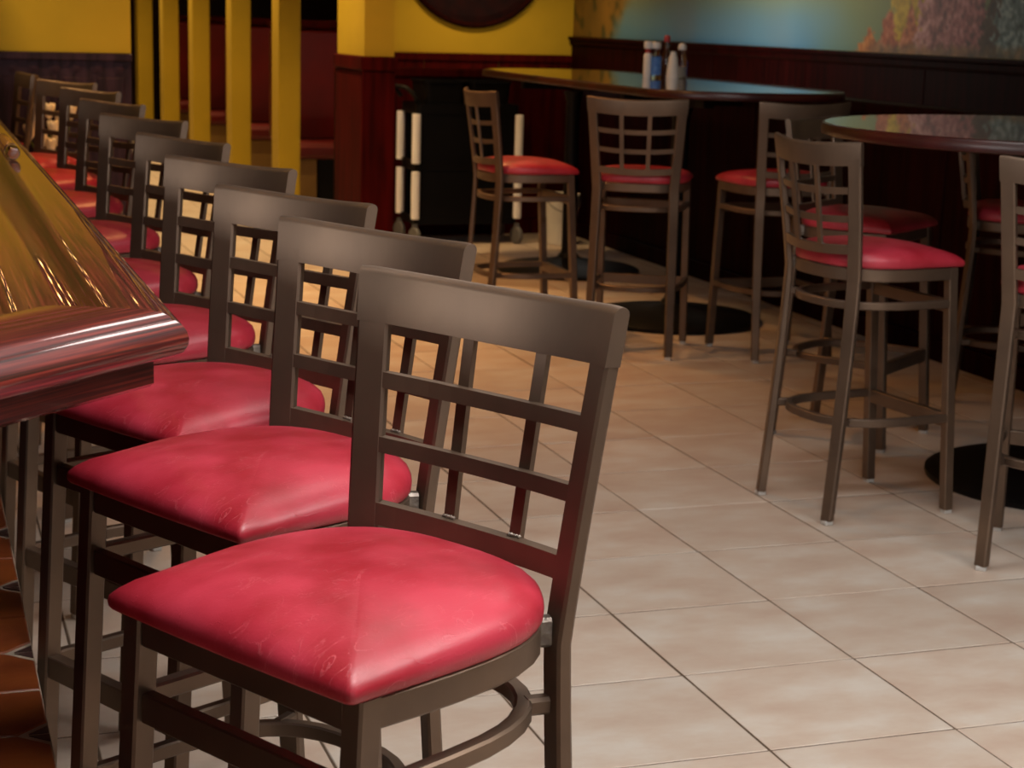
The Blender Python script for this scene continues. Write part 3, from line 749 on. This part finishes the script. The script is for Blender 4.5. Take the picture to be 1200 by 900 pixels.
autosmooth(obj('push_handle', tube([(0, 0, .89), (-.03, 0, .93), (-.055, .03, .955), (-.055, cdp-.03, .955), (-.03, cdp, .93), (0, cdp, .89)], .014), 'black_plastic', ct), 60)
for k, (xa, xb) in enumerate(((.055, .32), (.345, .61))):
    tb = thing('bus_tub', ['left', 'right'][k]+' black plastic bus tub stacked on the cart', 'tub', (1.39, 5.50, .83), group='bus tubs on the cart')
    P = rrect(xa, xb, .02, .34, .03, 4); mx, my = (xa+xb)/2, .18
    obj('tub_shell', loft([[(mx+(x-mx)*.9, my+(y-my)*.92, .0) for x, y in P], [(x, y, .17) for x, y in P], [(mx+(x-mx)*.93, my+(y-my)*.95, .17) for x, y in P], [(mx+(x-mx)*.84, my+(y-my)*.88, .012) for x, y in P]]), 'black_plastic', tb)
    obj('tub_rim', sweep([(x, y, 0) for x, y in rrect(xa-.008, xb+.008, .012, .348, .034, 4)], [(0, .158), (0, .172), (.012, .172), (.012, .158)], closed=True), 'black_plastic', tb)
bk = thing('white_bucket', 'white plastic bucket on the floor behind the side-on stool', 'bucket', (2.33, 5.45, 0))
autosmooth(obj('bucket_body', lathe([(.085, 0), (.09, .005), (.105, .30), (.112, .302), (.112, .318), (.104, .32), (.098, .30), (.08, .012), (0, .012)], 28), 'bucket_white', bk), 40)
autosmooth(obj('wire_handle', tube([(.112*math.cos(a), .05*math.sin(a)*0-.0, .30-.10*math.sin(a)) if 0 else (.114*math.cos(a), -.115*math.sin(a), .30-.09*math.sin(a)) for a in [pi*i/12 for i in range(13)]], .003, 6), 'grey_rubber', bk), 60)

# ================================================================== BOOTHS in the next room
def booth(x0, x1, y, lab):
    t = thing('red_booth', lab, 'booth seat', (x0, y, 0), group='red booths in the next room')
    W_ = x1-x0
    obj('backrest', box(0, W_, .42, .56, .45, 1.27, .03), 'booth_vinyl', t)
    obj('seat', box(0, W_, -.06, .42, .36, .47, .03), 'booth_vinyl', t)
    obj('seat_box', box(.01, W_*.34, -.02, .5, 0, .355, .004), 'booth_panel', t)
    obj('seat_box', box(W_*.36, W_-.01, .0, .5, 0, .355, .004), 'black_plastic', t)
    obj('back_cap', box(-.01, W_+.01, .41, .58, 1.275, 1.32, .008), 'mahogany', t)
booth(1.0, 1.7, 7.6, 'dark red booth seat seen between the pillar and the nearest yellow post')
booth(1.0, 2.0, 9.5, 'dark red booth seat seen between the nearest and second yellow posts')
booth(1.0, 2.0, 11.4, 'dark red booth seat seen between the second and third yellow posts')
booth(1.0, 2.0, 13.3, 'dark red booth seat seen between the third and fourth yellow posts')

# ================================================================== FLOWERS at the end of the bar
fv = thing('flower_vase', 'vase of cream flowers behind the far bar stools', 'flowers', (-.89, 3.72, 0))
obj('pedestal_stand', lathe([(.13, 0), (.13, .03), (.05, .06), (.04, .40), (.13, .43), (.13, .46), (0, .46)], 20), 'black_iron', fv)
autosmooth(obj('vase', lathe([(.05, .46), (.075, .50), (.08, .56), (.05, .64), (.06, .68), (.05, .68), (.04, .64), (0, .6)], 20), 'bouquet_wrap', fv), 50)
random.seed(5)
for k, (dx, dz) in enumerate(((-.11, .80), (-.085, .87), (-.02, .90), (.0, .82), (-.015, .74), (.035, .86), (.08, .90), (-.06, .76), (.03, .76))):
    st = obj('flower_stem', tube([(dx*.2, 0, .62), (dx*.6, -.02, .68), (dx, -.04, dz-.03)], .004, 6), 'leaf_green', fv)
    b_ = bmesh.new()
    for q in range(6):
        a = q*2*pi/6
        M = Matrix.Translation((dx+.012*math.cos(a), -.05+.012*math.sin(a), dz)) @ Matrix.Rotation(a, 4, 'Z') @ Matrix.Rotation(.35, 4, 'Y') @ Matrix.Diagonal((.012, .02, .042, 1))
        bmesh.ops.create_icosphere(b_, subdivisions=2, radius=1, matrix=M)
    obj('blossom', b_, 'petal_cream', fv, smooth=True)

# small piece of glassware lying on the bar rail
gx = thing('bar_muddler', 'slender orange brown stick with a clear glass tip lying on the bar rail', 'bar tool', (-1.343, -1.0, 1.0712))
gb = autosmooth(obj('stick', lathe([(.0, 0), (.010, .002), (.013, .05), (.015, .20), (.014, .30), (.012, .36), (0, .361)], 18), 'amber_glass', gx), 50)
gc = autosmooth(obj('glass_tip', lathe([(.0, .36), (.012, .361), (.015, .37), (.015, .43), (.011, .455), (0, .46)], 18), 'clear_glass', gx), 50)
for q in (gb, gc): q.rotation_euler = (pi/2, 0, 0); q.location = (0, .26, .015)

# ================================================================== LAMPS (above the frame; their bulbs glint in the varnish)
def downlight(x, y, power, col, size=2.1, blend=1.0, lab=None):
    t = thing('ceiling_lamp', lab, 'lamp', (x, y, ZC), group='recessed ceiling lamps')
    autosmooth(obj('trim_ring', lathe([(.055, -.012), (.085, -.012), (.09, -.006), (.09, 0), (.05, 0)], 24), 'lamp_metal', t), 40)
    obj('bulb', lathe([(0, -.014), (.03, -.012), (.048, -.004), (.048, 0)], 16), 'bulb_glow', t)
    spot('lamp_light', (x, y, ZC-.03), (x, y, 0), power, col, size, blend, .05)
DL = [(-.2, 1.7, 210, ORANGE, 'above the far bar stools'), (.3, 3.1, 230, ORANGE, 'before the opening'), (1.1, 4.1, 75, ORANGE, 'left of the long table'),
      (-1.5, 3.2, 190, WARM, 'near the yellow wall'), (-2.6, 2.6, 210, WARM, 'behind the bar end'), (.1, 4.8, 420, WARM, 'before the nearest yellow post'),
      (.35, 6.9, 340, WARM, 'before the second yellow post'), (.3, 8.8, 340, WARM, 'before the third yellow post'), (.3, 10.6, 340, WARM, 'before the fourth yellow post'),
      (.3, 12.5, 340, WARM, 'before the farthest yellow post'), (1.9, 4.6, 100, WARM, 'over the service cart'), (3.0, 9.4, 260, WARM, 'by the round mirror'), (3.7, 9.3, 90, WARM, 'in the corner by the mural')]
for x, y, pw, col, lab in DL: downlight(x, y, pw, col, lab='recessed ceiling lamp '+lab)

for k, (x, y, pw) in enumerate(PANELS):
    t = thing('ceiling_panel', 'square edged white ceiling light panel '+['over the near bar stools', 'over the open floor', 'added to brighten the floor between the bar row and the round table'][k], 'lamp', (x, y, ZC), group='ceiling light panels')
    obj('panel_frame', sweep([(-.63, -.33, 0), (.63, -.33, 0), (.63, .33, 0), (-.63, .33, 0)], [(0, -.03), (0, 0), (.03, 0), (.03, -.03)], closed=True), 'white_cap', t)
    obj('diffuser', box(-.6, .6, -.3, .3, -.02, -.005), 'panel_glow', t)
t = thing('mural_fill', 'unseen light strip added to brighten the mural', 'lamp', (3.55, 6.2, 2.66))  # made-up fixture around the fill that brightens the mural
autosmooth(obj('housing', sweep([(0, -3.8, 0), (0, 3.8, 0)], [(-.05, -.01), (-.05, .03), (.05, .03), (.05, -.01), (.042, -.01), (.042, .022), (-.042, .022), (-.042, -.01)]), 'lamp_metal', t), 30)
for yy in (-3.4, -1.2, 1.2, 3.4): obj('bracket', tube([(0, yy, .03), (0, yy, .14)], .008, 6), 'lamp_metal', t)

# unseen canopy added for its dark reflection and sparkling lights in the varnish
t = thing('glint_canopy', 'unseen wooden canopy with small lights, added for reflections in the bar', 'canopy', (0, 0, 0))
obj('canopy_box', box(-3.2, -1.36, -3.0, 3.9, 2.02, 2.3, .01), 'mahogany', t)
obj('canopy_trim', sweep([(-3.22, -3.02, 0), (-1.34, -3.02, 0), (-1.34, 3.9, 0)], [(-.01, 2.0), (-.01, 2.08), (.015, 2.06), (.015, 2.0)]), 'mahogany', t)
for x in (-3.0, -1.6):
    for y in (-2.6, .4, 3.5): obj('hanger_rod', tube([(x, y, 2.29), (x, y, ZC)], .012, 8), 'lamp_metal', t)
p0 = None
for xx in (-1.47, -1.72, -2.05):
    for k in range(14):
        if p0 is None:
            p0 = obj('glint_light', lathe([(0, -.012), (.014, -.011), (.018, -.006), (.018, .002)], 12), 'bulb_glow', t); o = p0
        else:
            o = p0.copy(); C.objects.link(o)
        o.parent = t; o.location = (xx, -2.8+k*.5, 2.02)
